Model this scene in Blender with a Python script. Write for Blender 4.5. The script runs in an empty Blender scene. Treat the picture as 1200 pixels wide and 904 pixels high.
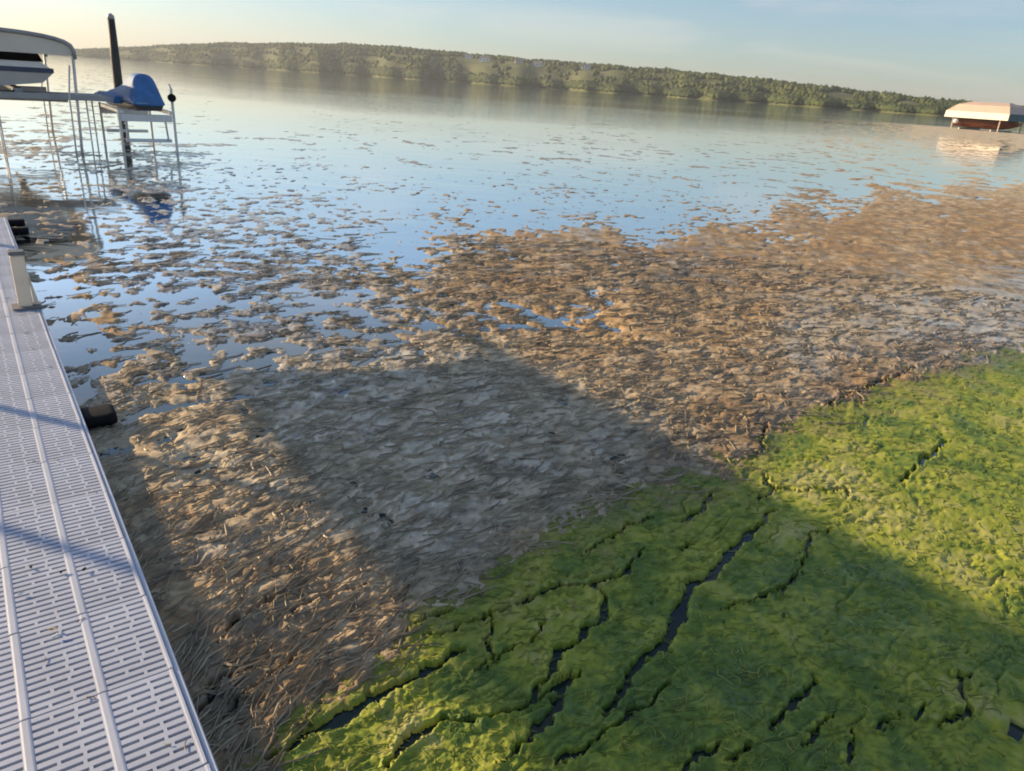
import bpy, bmesh, math, random
import numpy as np
from mathutils import Vector, Matrix

random.seed(7)
rng = np.random.default_rng(11)
scene = bpy.context.scene
C = scene.collection

# ------------------------------------------------------------------ camera
CAM_H = 1.6
FPX, ROLL = 870.0, math.radians(3.85)
PITCH = math.atan(350.7 / FPX)
cam_data = bpy.data.cameras.new("camera")
cam = bpy.data.objects.new("camera", cam_data)
C.objects.link(cam)
cam.matrix_world = (Matrix.Translation((0, 0, CAM_H))
                    @ Matrix.Rotation(math.pi / 2 - PITCH, 4, 'X')
                    @ Matrix.Rotation(ROLL, 4, 'Z'))
cam_data.sensor_fit = 'HORIZONTAL'
cam_data.sensor_width = 36.0
cam_data.lens = 36.0 * FPX / 1200.0
cam_data.clip_start = 0.05
cam_data.clip_end = 30000
scene.camera = cam

# ------------------------------------------------------------------ sky and sun
SUN_AZ, SUN_EL = math.radians(-72.5), math.radians(18.0)
world = bpy.data.worlds.new("World")
scene.world = world
world.use_nodes = True
wn, wl = world.node_tree.nodes, world.node_tree.links
wn.clear()
w_out = wn.new('ShaderNodeOutputWorld')
w_bg = wn.new('ShaderNodeBackground')
w_bg.inputs['Strength'].default_value = 0.102
sky = wn.new('ShaderNodeTexSky')
sky.sky_type = 'NISHITA'
sky.sun_disc = False
sky.sun_elevation = SUN_EL
sky.sun_rotation = SUN_AZ
sky.altitude = 200
sky.air_density = 0.95
sky.dust_density = 1.0
sky.ozone_density = 3.0
# thin high cirrus laid over the sky
w_tc = wn.new('ShaderNodeTexCoord')
w_map = wn.new('ShaderNodeMapping')
w_map.inputs['Scale'].default_value = (1.2, 1.2, 9.0)
w_noise = wn.new('ShaderNodeTexNoise')
w_noise.inputs['Scale'].default_value = 2.3
w_noise.inputs['Detail'].default_value = 6
w_noise.inputs['Distortion'].default_value = 0.6
w_ramp = wn.new('ShaderNodeValToRGB')
w_ramp.color_ramp.elements[0].position = 0.45
w_ramp.color_ramp.elements[0].color = (0, 0, 0, 1)
w_ramp.color_ramp.elements[1].position = 0.85
w_ramp.color_ramp.elements[1].color = (0.50, 0.50, 0.50, 1)
w_mix = wn.new('ShaderNodeMix')
w_mix.data_type = 'RGBA'
w_mix.inputs[7].default_value = (5.9, 5.5, 4.9, 1)
wl.new(w_tc.outputs['Generated'], w_map.inputs['Vector'])
wl.new(w_map.outputs['Vector'], w_noise.inputs['Vector'])
wl.new(w_noise.outputs['Fac'], w_ramp.inputs['Fac'])
wl.new(w_ramp.outputs['Color'], w_mix.inputs[0])
wl.new(sky.outputs['Color'], w_mix.inputs[6])
wl.new(w_mix.outputs[2], w_bg.inputs['Color'])
wl.new(w_bg.outputs['Background'], w_out.inputs['Surface'])

sun_data = bpy.data.lights.new("sun", 'SUN')
sun_data.energy = 4.6
sun_data.angle = math.radians(0.5)
sun_data.color = (1.0, 0.75, 0.45)
sun = bpy.data.objects.new("sun", sun_data)
C.objects.link(sun)
to_sun = Vector((math.sin(SUN_AZ) * math.cos(SUN_EL), math.cos(SUN_AZ) * math.cos(SUN_EL), math.sin(SUN_EL)))
sun.rotation_euler = to_sun.to_track_quat('Z', 'Y').to_euler()
sun.location = to_sun * 50

scene.view_settings.view_transform = 'Standard'
scene.view_settings.look = 'None'
scene.view_settings.exposure = 0.65
scene.view_settings.gamma = 1.0
scene.view_settings.use_curve_mapping = False
scene.cycles.filter_width = 1.9

# ------------------------------------------------------------------ helpers: pixels of the photograph <-> ground
_cr, _sr, _cp, _sp = math.cos(ROLL), math.sin(ROLL), math.cos(PITCH), math.sin(PITCH)
def to_ground(px, py, z=0.0):
    u, v = px - 600.0, py - 452.0
    u2, v2 = u * _cr + v * _sr, -u * _sr + v * _cr
    dx, dy, dz = u2, FPX * _cp - v2 * _sp, -FPX * _sp - v2 * _cp
    t = (z - CAM_H) / dz
    return dx * t, dy * t
def to_pixel(x, y, z=0.0):
    zz = z - CAM_H
    fwd = y * _cp - zz * _sp
    up = y * _sp + zz * _cp
    u2, v2 = FPX * x / fwd, -FPX * up / fwd
    return u2 * _cr - v2 * _sr + 600.0, u2 * _sr + v2 * _cr + 452.0
TH = math.radians(36.5)                       # the dock runs this far to the left of the view
LAT = np.array([math.cos(TH), math.sin(TH)])  # across the dock, to the right
ALG = np.array([-math.sin(TH), math.cos(TH)]) # along the dock, to the lake
def dock_xy(s, a):
    return s * LAT[0] + a * ALG[0], s * LAT[1] + a * ALG[1]

# ------------------------------------------------------------------ helpers: objects
def tag(o, label=None, cat=None, group=None, kind=None):
    if label: o['label'] = label
    if cat: o['category'] = cat
    if group: o['group'] = group
    if kind: o['kind'] = kind
    return o
def empty(name, loc, rz=0.0, label=None, cat=None, group=None):
    o = bpy.data.objects.new(name, None)
    C.objects.link(o)
    o.location = loc
    o.rotation_euler = (0, 0, rz)
    o.empty_display_size = 0.2
    return tag(o, label, cat, group)
def link(name, me, m, parent=None):
    if m is not None and len(me.materials) == 0:
        me.materials.append(m)
    o = bpy.data.objects.new(name, me)
    C.objects.link(o)
    if parent is not None:
        o.parent = parent
    return o
def obj(name, bm, m, parent=None, smooth=False, bevel=0.0):
    if bevel > 0:
        bmesh.ops.bevel(bm, geom=list(bm.edges), offset=bevel, segments=2, affect='EDGES', clamp_overlap=True)
    bmesh.ops.recalc_face_normals(bm, faces=bm.faces)
    me = bpy.data.meshes.new(name)
    bm.to_mesh(me)
    bm.free()
    if smooth:
        for p in me.polygons: p.use_smooth = True
    return link(name, me, m, parent)
def box(bm, x0, x1, y0, y1, z0, z1):
    v = [bm.verts.new(c) for c in ((x0,y0,z0),(x1,y0,z0),(x1,y1,z0),(x0,y1,z0),(x0,y0,z1),(x1,y0,z1),(x1,y1,z1),(x0,y1,z1))]
    for f in ((0,3,2,1),(4,5,6,7),(0,1,5,4),(1,2,6,5),(2,3,7,6),(3,0,4,7)):
        bm.faces.new([v[i] for i in f])
    return v
def tube(bm, pts, r, n=10, cap=True):
    pts = [Vector(p) for p in pts]
    rs = r if isinstance(r, (list, tuple)) else [r] * len(pts)
    rings = []
    for i, p in enumerate(pts):
        d = (pts[min(i + 1, len(pts) - 1)] - pts[max(i - 1, 0)]).normalized()
        ref = Vector((0, 0, 1)) if abs(d.z) < 0.9 else Vector((1, 0, 0))
        u = d.cross(ref).normalized(); w = d.cross(u)
        rings.append([bm.verts.new(p + (u * math.cos(k * 2 * math.pi / n) + w * math.sin(k * 2 * math.pi / n)) * rs[i]) for k in range(n)])
    for a, b in zip(rings, rings[1:]):
        for k in range(n):
            bm.faces.new((a[k], a[(k + 1) % n], b[(k + 1) % n], b[k]))
    if cap:
        bm.faces.new(rings[0][::-1]); bm.faces.new(rings[-1])
def loft(bm, secs, closed=True, caps=True):
    rings = [[bm.verts.new(p) for p in s] for s in secs]
    n = len(rings[0])
    for a, b in zip(rings, rings[1:]):
        for k in range(n if closed else n - 1):
            bm.faces.new((a[k], a[(k + 1) % n], b[(k + 1) % n], b[k]))
    if caps and closed:
        bm.faces.new(rings[0][::-1]); bm.faces.new(rings[-1])

def fast_mesh(name, co, quads, attrs=None, smooth=True):
    me = bpy.data.meshes.new(name)
    n, m, k = len(co), len(quads), quads.shape[1]
    me.vertices.add(n)
    me.vertices.foreach_set('co', np.ascontiguousarray(co, dtype=np.float32).ravel())
    me.loops.add(m * k)
    me.loops.foreach_set('vertex_index', np.ascontiguousarray(quads, dtype=np.int32).ravel())
    me.polygons.add(m)
    me.polygons.foreach_set('loop_start', np.arange(0, m * k, k, dtype=np.int32))
    me.polygons.foreach_set('use_smooth', np.full(m, smooth))
    for key, val in (attrs or {}).items():
        at = me.attributes.new(key, 'FLOAT', 'POINT')
        at.data.foreach_set('value', np.ascontiguousarray(val, dtype=np.float32))
    me.update(calc_edges=True)
    return me

# ------------------------------------------------------------------ helpers: materials
def mat(name, col, rough=0.6, metal=0.0, var=0.12, scale=6.0, bump=0.0, bscale=40.0, spec=0.5):
    m = bpy.data.materials.new(name)
    m.use_nodes = True
    nt = m.node_tree; N, L = nt.nodes, nt.links
    b = N['Principled BSDF']
    b.inputs['Roughness'].default_value = rough
    b.inputs['Metallic'].default_value = metal
    b.inputs['Specular IOR Level'].default_value = spec
    tc = N.new('ShaderNodeTexCoord')
    no = N.new('ShaderNodeTexNoise')
    no.inputs['Scale'].default_value = scale
    no.inputs['Detail'].default_value = 5
    L.new(tc.outputs['Object'], no.inputs['Vector'])
    rp = N.new('ShaderNodeValToRGB')
    rp.color_ramp.elements[0].position = 0.3
    rp.color_ramp.elements[1].position = 0.72
    rp.color_ramp.elements[0].color = tuple(c * (1 - var) for c in col) + (1,)
    rp.color_ramp.elements[1].color = tuple(min(1, c * (1 + var)) for c in col) + (1,)
    L.new(no.outputs['Fac'], rp.inputs['Fac'])
    L.new(rp.outputs['Color'], b.inputs['Base Color'])
    if bump:
        n2 = N.new('ShaderNodeTexNoise')
        n2.inputs['Scale'].default_value = bscale
        n2.inputs['Detail'].default_value = 4
        L.new(tc.outputs['Object'], n2.inputs['Vector'])
        bp = N.new('ShaderNodeBump')
        bp.inputs['Strength'].default_value = 0.6
        bp.inputs['Distance'].default_value = bump
        L.new(n2.outputs['Fac'], bp.inputs['Height'])
        L.new(bp.outputs['Normal'], b.inputs['Normal'])
    return m

def mat_growth(name, ramp, fine_scale, rough, bump, attr=None, attr_w=0.5, w_broad=0.35, spec=0.5, wet=0.0, w_mid=0.7, pale=None):
    """plant matter: colour from a ramp over broad + fine noise (+ a per-vertex dryness)"""
    m = bpy.data.materials.new(name)
    m.use_nodes = True
    nt = m.node_tree; N, L = nt.nodes, nt.links
    b = N['Principled BSDF']
    b.inputs['Roughness'].default_value = rough
    b.inputs['Specular IOR Level'].default_value = spec
    tc = N.new('ShaderNodeTexCoord')
    def noise(sc, det, dist=0.0):
        n = N.new('ShaderNodeTexNoise')
        n.inputs['Scale'].default_value = sc
        n.inputs['Detail'].default_value = det
        n.inputs['Distortion'].default_value = dist
        L.new(tc.outputs['Object'], n.inputs['Vector'])
        return n.outputs['Fac']
    def math_(op, a, bb):
        n = N.new('ShaderNodeMath'); n.operation = op
        for i, q in enumerate((a, bb)):
            if isinstance(q, (int, float)): n.inputs[i].default_value = q
            else: L.new(q, n.inputs[i])
        return n.outputs[0]
    broad = noise(1.1, 5, 0.3); fine = noise(fine_scale, 5); mid = noise(fine_scale * 0.22, 4, 0.8)
    fac = math_('ADD', math_('MULTIPLY', math_('SUBTRACT', broad, 0.5), w_broad * 2),
                math_('ADD', math_('MULTIPLY', math_('SUBTRACT', fine, 0.5), 0.9), math_('MULTIPLY', math_('SUBTRACT', mid, 0.5), w_mid)))
    fac = math_('ADD', fac, 0.5)
    if attr:
        a = N.new('ShaderNodeAttribute'); a.attribute_name = attr
        fac = math_('ADD', fac, math_('MULTIPLY', math_('SUBTRACT', a.outputs['Fac'], 0.5), attr_w))
        if wet:                                    # a film of water on the low, soaked parts
            w_ = math_('ADD', math_('MULTIPLY', math_('SUBTRACT', 0.50, a.outputs['Fac']), wet * 1.7), math_('MULTIPLY', math_('SUBTRACT', mid, 0.5), 0.8))
            cl = N.new('ShaderNodeClamp'); L.new(w_, cl.inputs['Value']); cl.inputs['Max'].default_value = wet
            L.new(cl.outputs[0], b.inputs['Coat Weight'])
            b.inputs['Coat Roughness'].default_value = 0.16
            b.inputs['Coat IOR'].default_value = 1.6
    rp = N.new('ShaderNodeValToRGB')
    cr = rp.color_ramp
    while len(cr.elements) < len(ramp): cr.elements.new(0.5)
    for e, (p, c) in zip(cr.elements, ramp):
        e.position = p; e.color = c + (1,)
    L.new(fac, rp.inputs['Fac'])
    col = rp.outputs['Color']
    if pale:                                       # pale scum on the weed, also painted lighter where the canopy shades it
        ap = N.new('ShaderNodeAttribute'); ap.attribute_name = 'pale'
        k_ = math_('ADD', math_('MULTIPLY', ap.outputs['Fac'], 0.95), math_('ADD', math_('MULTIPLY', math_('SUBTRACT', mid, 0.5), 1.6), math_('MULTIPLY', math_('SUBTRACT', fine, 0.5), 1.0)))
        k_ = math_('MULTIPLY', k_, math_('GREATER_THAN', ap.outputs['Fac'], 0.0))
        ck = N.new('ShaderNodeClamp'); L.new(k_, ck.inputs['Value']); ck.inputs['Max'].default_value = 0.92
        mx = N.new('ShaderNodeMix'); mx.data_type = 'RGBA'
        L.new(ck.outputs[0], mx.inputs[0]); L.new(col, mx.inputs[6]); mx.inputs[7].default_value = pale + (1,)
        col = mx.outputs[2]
    L.new(col, b.inputs['Base Color'])
    bp = N.new('ShaderNodeBump')
    bp.inputs['Strength'].default_value = 0.7
    bp.inputs['Distance'].default_value = bump
    L.new(math_('ADD', fine, math_('MULTIPLY', noise(fine_scale * 2.7, 3), 0.5)), bp.inputs['Height'])
    L.new(bp.outputs['Normal'], b.inputs['Normal'])
    return m

M = {}
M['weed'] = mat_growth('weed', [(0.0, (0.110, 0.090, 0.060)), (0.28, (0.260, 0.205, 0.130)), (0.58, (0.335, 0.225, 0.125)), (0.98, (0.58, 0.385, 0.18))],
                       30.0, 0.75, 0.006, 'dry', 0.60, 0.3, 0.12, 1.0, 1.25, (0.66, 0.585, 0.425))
M['algae'] = mat_growth('algae', [(0.0, (0.056, 0.105, 0.026)), (0.34, (0.145, 0.220, 0.032)), (0.62, (0.325, 0.355, 0.038)), (0.98, (0.46, 0.43, 0.15))],
                        30.0, 0.6, 0.006, 'dry', 0.75, 0.45, 0.3, .35, 0.9, (0.20, 0.165, 0.060))
M['strand'] = mat_growth('strand', [(0.0, (0.13, 0.10, 0.062)), (0.5, (0.34, 0.265, 0.165)), (1.0, (0.56, 0.45, 0.28))], 9.0, 0.45, 0.002, 'dry', 0.9, 0.2)
M['thread'] = mat_growth('thread', [(0.0, (0.080, 0.135, 0.028)), (0.5, (0.215, 0.280, 0.038)), (1.0, (0.42, 0.42, 0.12))], 9.0, 0.5, 0.001, 'dry', 0.9, 0.25, .3)
M['dock_plastic'] = mat('dock_plastic', (0.50, 0.54, 0.645), 0.5, var=0.17, scale=3.5, bump=0.0006, bscale=300)
M['dock_rail'] = mat('dock_rail', (0.66, 0.68, 0.74), 0.4, var=0.06, scale=5.0)
M['alu'] = mat('aluminium', (0.45, 0.46, 0.47), 0.45, 0.6, 0.1, 4.0)
M['dull_alu'] = mat('dull_aluminium', (0.34, 0.34, 0.34), 0.55, 0.3, 0.15, 3.0)
M['pale_alu'] = mat('pale_aluminium', (0.72, 0.70, 0.66), 0.5, 0.1, 0.08, 4.0)
M['rubber'] = mat('black_rubber', (0.006, 0.006, 0.007), 0.7, var=0.3, scale=20, bump=0.003, bscale=60, spec=.2)
M['post_vinyl'] = mat('post_vinyl', (0.80, 0.68, 0.52), 0.5, var=0.08, scale=8)
M['grey_cap'] = mat('grey_cap', (0.16, 0.16, 0.17), 0.6)
M['white_paint'] = mat('white_paint', (0.78, 0.77, 0.74), 0.4, var=0.06, scale=3)
M['white_vinyl'] = mat('white_vinyl', (0.66, 0.60, 0.50), 0.55, var=0.06, scale=1.5, bump=0.01, bscale=3)
M['cream_vinyl'] = mat('cream_vinyl', (0.56, 0.43, 0.34), 0.6, var=0.06, scale=1.0, bump=0.02, bscale=2)
M['teal_vinyl'] = mat('teal_vinyl', (0.03, 0.09, 0.11), 0.6, var=0.2, scale=2)
M['maroon_hull'] = mat('maroon_hull', (0.075, 0.022, 0.016), 0.35, var=0.2, scale=2)
M['dark_inside'] = mat('dark_trim', (0.03, 0.025, 0.022), 0.5, var=0.3)
M['gelcoat'] = mat('gelcoat', (0.42, 0.40, 0.37), 0.3, var=0.07, scale=2)
M['gelcoat_white'] = mat('gelcoat_white', (0.78, 0.78, 0.76), 0.3, var=0.04, scale=2)
M['navy'] = mat('navy_stripe', (0.03, 0.045, 0.10), 0.35, var=0.15)
M['tint_glass'] = mat('tinted_glass', (0.008, 0.009, 0.013), 0.12, var=0.3)
M['blue_cover'] = mat('blue_cover', (0.055, 0.17, 0.40), 0.65, var=0.25, scale=5, bump=0.02, bscale=7)
M['pale_patch'] = mat('pale_patch', (0.22, 0.36, 0.48), 0.6, var=0.25, scale=8)
M['wood_pole'] = mat('dark_pole', (0.035, 0.032, 0.026), 0.6, var=0.35, scale=4, bump=0.01, bscale=20)
M['leaf'] = mat('dry_leaf', (0.55, 0.42, 0.27), 0.6, var=0.25, scale=60)
M['shell'] = mat('white_shell', (0.8, 0.78, 0.74), 0.4, var=0.08, scale=80)
M['dark_debris'] = mat('dark_debris', (0.03, 0.03, 0.03), 0.8, var=0.4, scale=60)

# ------------------------------------------------------------------ water
def make_water():
    m = bpy.data.materials.new('lake_water')
    m.use_nodes = True
    nt = m.node_tree; N, L = nt.nodes, nt.links
    N.remove(N['Principled BSDF'])
    deep = N.new('ShaderNodeBsdfDiffuse'); deep.inputs['Color'].default_value = (0.012, 0.030, 0.027, 1)
    gl = N.new('ShaderNodeBsdfGlossy'); gl.inputs['Roughness'].default_value = 0.05
    gl.inputs['Color'].default_value = (0.94, 0.93, 0.905, 1)
    fr = N.new('ShaderNodeFresnel'); fr.inputs['IOR'].default_value = 1.34
    k = N.new('ShaderNodeMath'); k.operation = 'MULTIPLY'; k.use_clamp = True; k.inputs[1].default_value = 9.2
    pw = N.new('ShaderNodeMath'); pw.operation = 'POWER'; pw.inputs[1].default_value = 1.55
    L.new(fr.outputs['Fac'], pw.inputs[0]); L.new(pw.outputs[0], k.inputs[0])
    mx = N.new('ShaderNodeMixShader')
    L.new(k.outputs[0], mx.inputs['Fac']); L.new(deep.outputs[0], mx.inputs[1]); L.new(gl.outputs[0], mx.inputs[2])
    L.new(mx.outputs[0], N['Material Output'].inputs['Surface'])
    tc = N.new('ShaderNodeTexCoord')
    mp = N.new('ShaderNodeMapping')
    mp.inputs['Rotation'].default_value = (0, 0, math.radians(25))
    mp.inputs['Scale'].default_value = (0.45, 1.0, 1.0)
    L.new(tc.outputs['Object'], mp.inputs['Vector'])
    n1 = N.new('ShaderNodeTexNoise'); n1.inputs['Scale'].default_value = 1.6; n1.inputs['Detail'].default_value = 4
    n2 = N.new('ShaderNodeTexNoise'); n2.inputs['Scale'].default_value = 0.05; n2.inputs['Detail'].default_value = 4
    L.new(mp.outputs['Vector'], n1.inputs['Vector'])
    L.new(mp.outputs['Vector'], n2.inputs['Vector'])
    mr = N.new('ShaderNodeMapRange')
    mr.inputs['From Min'].default_value = 0.4; mr.inputs['From Max'].default_value = 0.65
    mr.inputs['To Min'].default_value = 0.15; mr.inputs['To Max'].default_value = 1.0
    L.new(n2.outputs['Fac'], mr.inputs['Value'])
    bp = N.new('ShaderNodeBump')
    bp.inputs['Distance'].default_value = 0.017
    L.new(mr.outputs['Result'], bp.inputs['Strength'])
    L.new(n1.outputs['Fac'], bp.inputs['Height'])
    L.new(bp.outputs['Normal'], gl.inputs['Normal'])
    bm = bmesh.new()
    # rings out to the horizon
    rad = [0, 20, 120, 700, 2000, 3500]
    prev = None
    for r in rad:
        ring = [bm.verts.new((r * math.cos(k * math.pi / 32), r * math.sin(k * math.pi / 32), 0)) for k in range(64)] if r else [bm.verts.new((0, 0, 0))]
        if prev:
            for k in range(64):
                if len(prev) == 1: bm.faces.new((prev[0], ring[k], ring[(k + 1) % 64]))
                else: bm.faces.new((prev[k], ring[k], ring[(k + 1) % 64], prev[(k + 1) % 64]))
        prev = ring
    tag(obj('lake_water', bm, m), kind='structure')
make_water()

# ------------------------------------------------------------------ noise in numpy
def pn(x, y, seed):
    """2-D gradient noise, about -0.7..0.7"""
    xi = np.floor(x).astype(np.int64); yi = np.floor(y).astype(np.int64)
    fx = (x - xi); fy = (y - yi)
    def g(ix, iy):
        h = (ix * 374761393 + iy * 668265263 + seed * 974634777) & 0xFFFFFFFF
        h = ((h ^ (h >> 13)) * 1274126177) & 0xFFFFFFFF
        h = h ^ (h >> 16)
        return (h & 0xFFFF).astype(np.float64) * (2 * math.pi / 65536.0)
    def dot(ix, iy, dx, dy):
        a = g(ix, iy)
        return np.cos(a) * dx + np.sin(a) * dy
    u = fx * fx * fx * (fx * (fx * 6 - 15) + 10); v = fy * fy * fy * (fy * (fy * 6 - 15) + 10)
    n00 = dot(xi, yi, fx, fy); n10 = dot(xi + 1, yi, fx - 1, fy)
    n01 = dot(xi, yi + 1, fx, fy - 1); n11 = dot(xi + 1, yi + 1, fx - 1, fy - 1)
    a = n00 + u * (n10 - n00); b = n01 + u * (n11 - n01)
    return a + v * (b - a)
def fbm(x, y, seed, octv=4, gain=0.5):
    s = 0; amp = 1.0
    for o in range(octv):
        s = s + amp * pn(x * 2.03 ** o + 17.3 * o, y * 2.03 ** o - 9.1 * o, seed + o)
        amp *= gain
    return s
def sstep(a, b, x):
    t = np.clip((x - a) / (b - a), 0, 1)
    return t * t * (3 - 2 * t)

# scattered readings of the photograph -> smooth field over the ground
def field(points, y_stretch=1.8, power=4.0):
    pts = np.array(points, dtype=float)
    gx, gy = np.meshgrid(np.arange(-60, 1290, 10.0), np.arange(100, 980, 10.0))
    d2 = (gx[..., None] - pts[:, 0]) ** 2 + ((gy[..., None] - pts[:, 1]) * y_stretch) ** 2 + 60.0
    w = d2 ** (-power / 2)
    v = (w * pts[:, 2]).sum(-1) / w.sum(-1)
    def ev(px, py):
        fx = np.clip((px + 60) / 10.0, 0, v.shape[1] - 1.001); fy = np.clip((py - 100) / 10.0, 0, v.shape[0] - 1.001)
        i = fx.astype(int); j = fy.astype(int); a = fx - i; b = fy - j
        return (v[j, i] * (1 - a) + v[j, i + 1] * a) * (1 - b) + (v[j + 1, i] * (1 - a) + v[j + 1, i + 1] * a) * b
    return ev
cover = field([
 (0,125,-1.6),(300,125,-1.6),(600,130,-1.6),(900,135,-1.6),(1200,140,-.4),
 (0,150,-.2),(60,152,-.1),(200,150,-1.1),(500,150,-1.0),(800,150,-1.1),(1000,150,-.5),(1000,150,-.3),(1040,148,.1),(1080,153,.6),(1120,152,.7),(1150,162,.9),(1100,166,.4),(1200,152,.8),(1200,170,.8),(1140,176,.2),
 (0,160,.3),(60,165,.2),(0,175,.4),(60,178,.25),(90,190,.35),(130,187,.35),(170,190,.25),(205,188,.25),(110,200,.25),(170,203,.1),(120,172,-.6),(300,175,-.75),(500,175,-.65),(700,178,-.6),(900,180,-.65),(1060,180,-.7),(1150,180,-.1),(1200,184,-.2),
 (0,195,-.2),(60,195,-.2),(150,195,-.55),(300,195,-.55),(500,195,-.6),(650,195,-.5),(800,195,-.45),(950,195,-.5),(1100,196,-.9),(1200,195,-1.1),
 (0,215,-.5),(100,215,-.4),(250,215,-.35),(400,215,-.75),(550,215,-.7),(700,215,-.5),(850,215,-.6),(1000,212,-.7),(1100,207,-.8),(1200,205,-.7),
 (1050,228,.4),(1120,224,.8),(1200,220,.9),
 (100,235,-.2),(250,235,-.1),(350,235,-.25),(450,235,-.95),(600,240,-.8),(750,240,-.7),(880,238,-.5),(970,240,.3),(1050,245,.9),(1200,240,1.1),
 (50,255,-.25),(150,255,-.12),(300,255,.0),(400,255,-.3),(470,258,-1.1),(600,257,-.95),(750,257,-.8),(840,255,-.2),(930,258,.7),(1050,265,1),(1200,260,1.1),
 (50,280,-.2),(200,280,0),(330,280,.1),(410,280,-.15),(470,285,-.9),(530,281,.3),(600,283,.6),(700,283,.9),(850,280,1),(1000,285,1.1),
 (50,300,-.25),(150,305,-.12),(300,305,.12),(400,305,.1),(470,305,-.25),(550,305,.75),(650,305,.95),(800,305,1),(1200,300,1.1),
 (60,330,-.35),(150,330,-.12),(250,335,.02),(350,335,.1),(450,335,.4),(550,335,.7),(650,335,.85),(800,335,1),(1100,335,1.1),
 (60,370,-.65),(130,370,-.2),(220,370,-.22),(300,370,.0),(400,370,.1),(500,370,.6),(580,362,.4),(640,378,-.05),(690,375,.2),(760,370,.9),(900,370,1),
 (60,400,-.75),(150,400,-.12),(230,400,-.25),(320,395,.05),(420,400,-.1),(520,400,.6),(650,400,.95),(900,400,1.1),
 (80,430,-.45),(150,430,.1),(230,430,.0),(280,430,-.3),(380,430,.3),(500,430,.65),(700,430,1),
 (100,455,-.3),(130,460,-.1),(180,460,.25),(280,460,.4),(400,460,.65),(550,460,1),(800,460,1.1),
 (120,500,.2),(250,500,.6),(400,500,.9),(600,500,1.1),(1200,500,1.2),
 (150,550,.7),(400,550,1.1),(900,550,1.2),(180,620,1),(600,620,1.2),(1200,620,1.2),(220,760,1.1),(700,760,1.2),(1200,760,1.2),(200,900,1.2),(700,940,1.2),(1250,940,1.2)])
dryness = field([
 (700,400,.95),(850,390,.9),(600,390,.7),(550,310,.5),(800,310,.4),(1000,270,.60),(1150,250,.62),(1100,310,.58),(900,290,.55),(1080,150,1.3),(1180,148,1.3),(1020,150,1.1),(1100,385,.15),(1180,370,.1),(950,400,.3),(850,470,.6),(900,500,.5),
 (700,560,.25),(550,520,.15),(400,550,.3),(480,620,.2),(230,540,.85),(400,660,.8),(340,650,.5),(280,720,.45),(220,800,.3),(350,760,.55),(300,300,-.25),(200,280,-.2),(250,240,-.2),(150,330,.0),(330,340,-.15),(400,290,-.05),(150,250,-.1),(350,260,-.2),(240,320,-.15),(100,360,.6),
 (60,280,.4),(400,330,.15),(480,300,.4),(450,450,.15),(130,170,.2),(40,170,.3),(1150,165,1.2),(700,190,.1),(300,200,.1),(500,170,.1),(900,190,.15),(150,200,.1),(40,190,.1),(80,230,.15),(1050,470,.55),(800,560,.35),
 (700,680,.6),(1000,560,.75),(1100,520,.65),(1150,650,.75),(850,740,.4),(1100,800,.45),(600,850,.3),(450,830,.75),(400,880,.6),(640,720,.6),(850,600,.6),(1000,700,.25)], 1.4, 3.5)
paleness = field([  # scum patches; shaded middle of the weed painted paler to offset the shadow
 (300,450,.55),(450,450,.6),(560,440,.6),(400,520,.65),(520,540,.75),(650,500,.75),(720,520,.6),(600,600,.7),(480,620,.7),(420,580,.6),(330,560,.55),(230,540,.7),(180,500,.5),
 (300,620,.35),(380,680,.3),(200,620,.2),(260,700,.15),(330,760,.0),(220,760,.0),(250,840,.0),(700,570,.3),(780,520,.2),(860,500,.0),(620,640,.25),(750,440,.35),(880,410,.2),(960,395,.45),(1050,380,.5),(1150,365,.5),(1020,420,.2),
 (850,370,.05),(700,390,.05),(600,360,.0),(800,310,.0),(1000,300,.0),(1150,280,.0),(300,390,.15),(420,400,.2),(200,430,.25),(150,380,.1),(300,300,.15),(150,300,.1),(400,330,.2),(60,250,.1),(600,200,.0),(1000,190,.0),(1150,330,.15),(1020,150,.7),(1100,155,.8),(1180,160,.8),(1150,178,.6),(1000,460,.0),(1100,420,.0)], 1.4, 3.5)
# the line where the green algae begins (photo pixels)
EDGE = np.array([(100,1010),(310,910),(345,852),(400,800),(470,748),(485,716),(560,672),(640,628),(720,592),(800,562),(870,542),(900,507),(960,480),(1040,452),(1120,430),(1200,406),(1320,370)], float)
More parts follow.
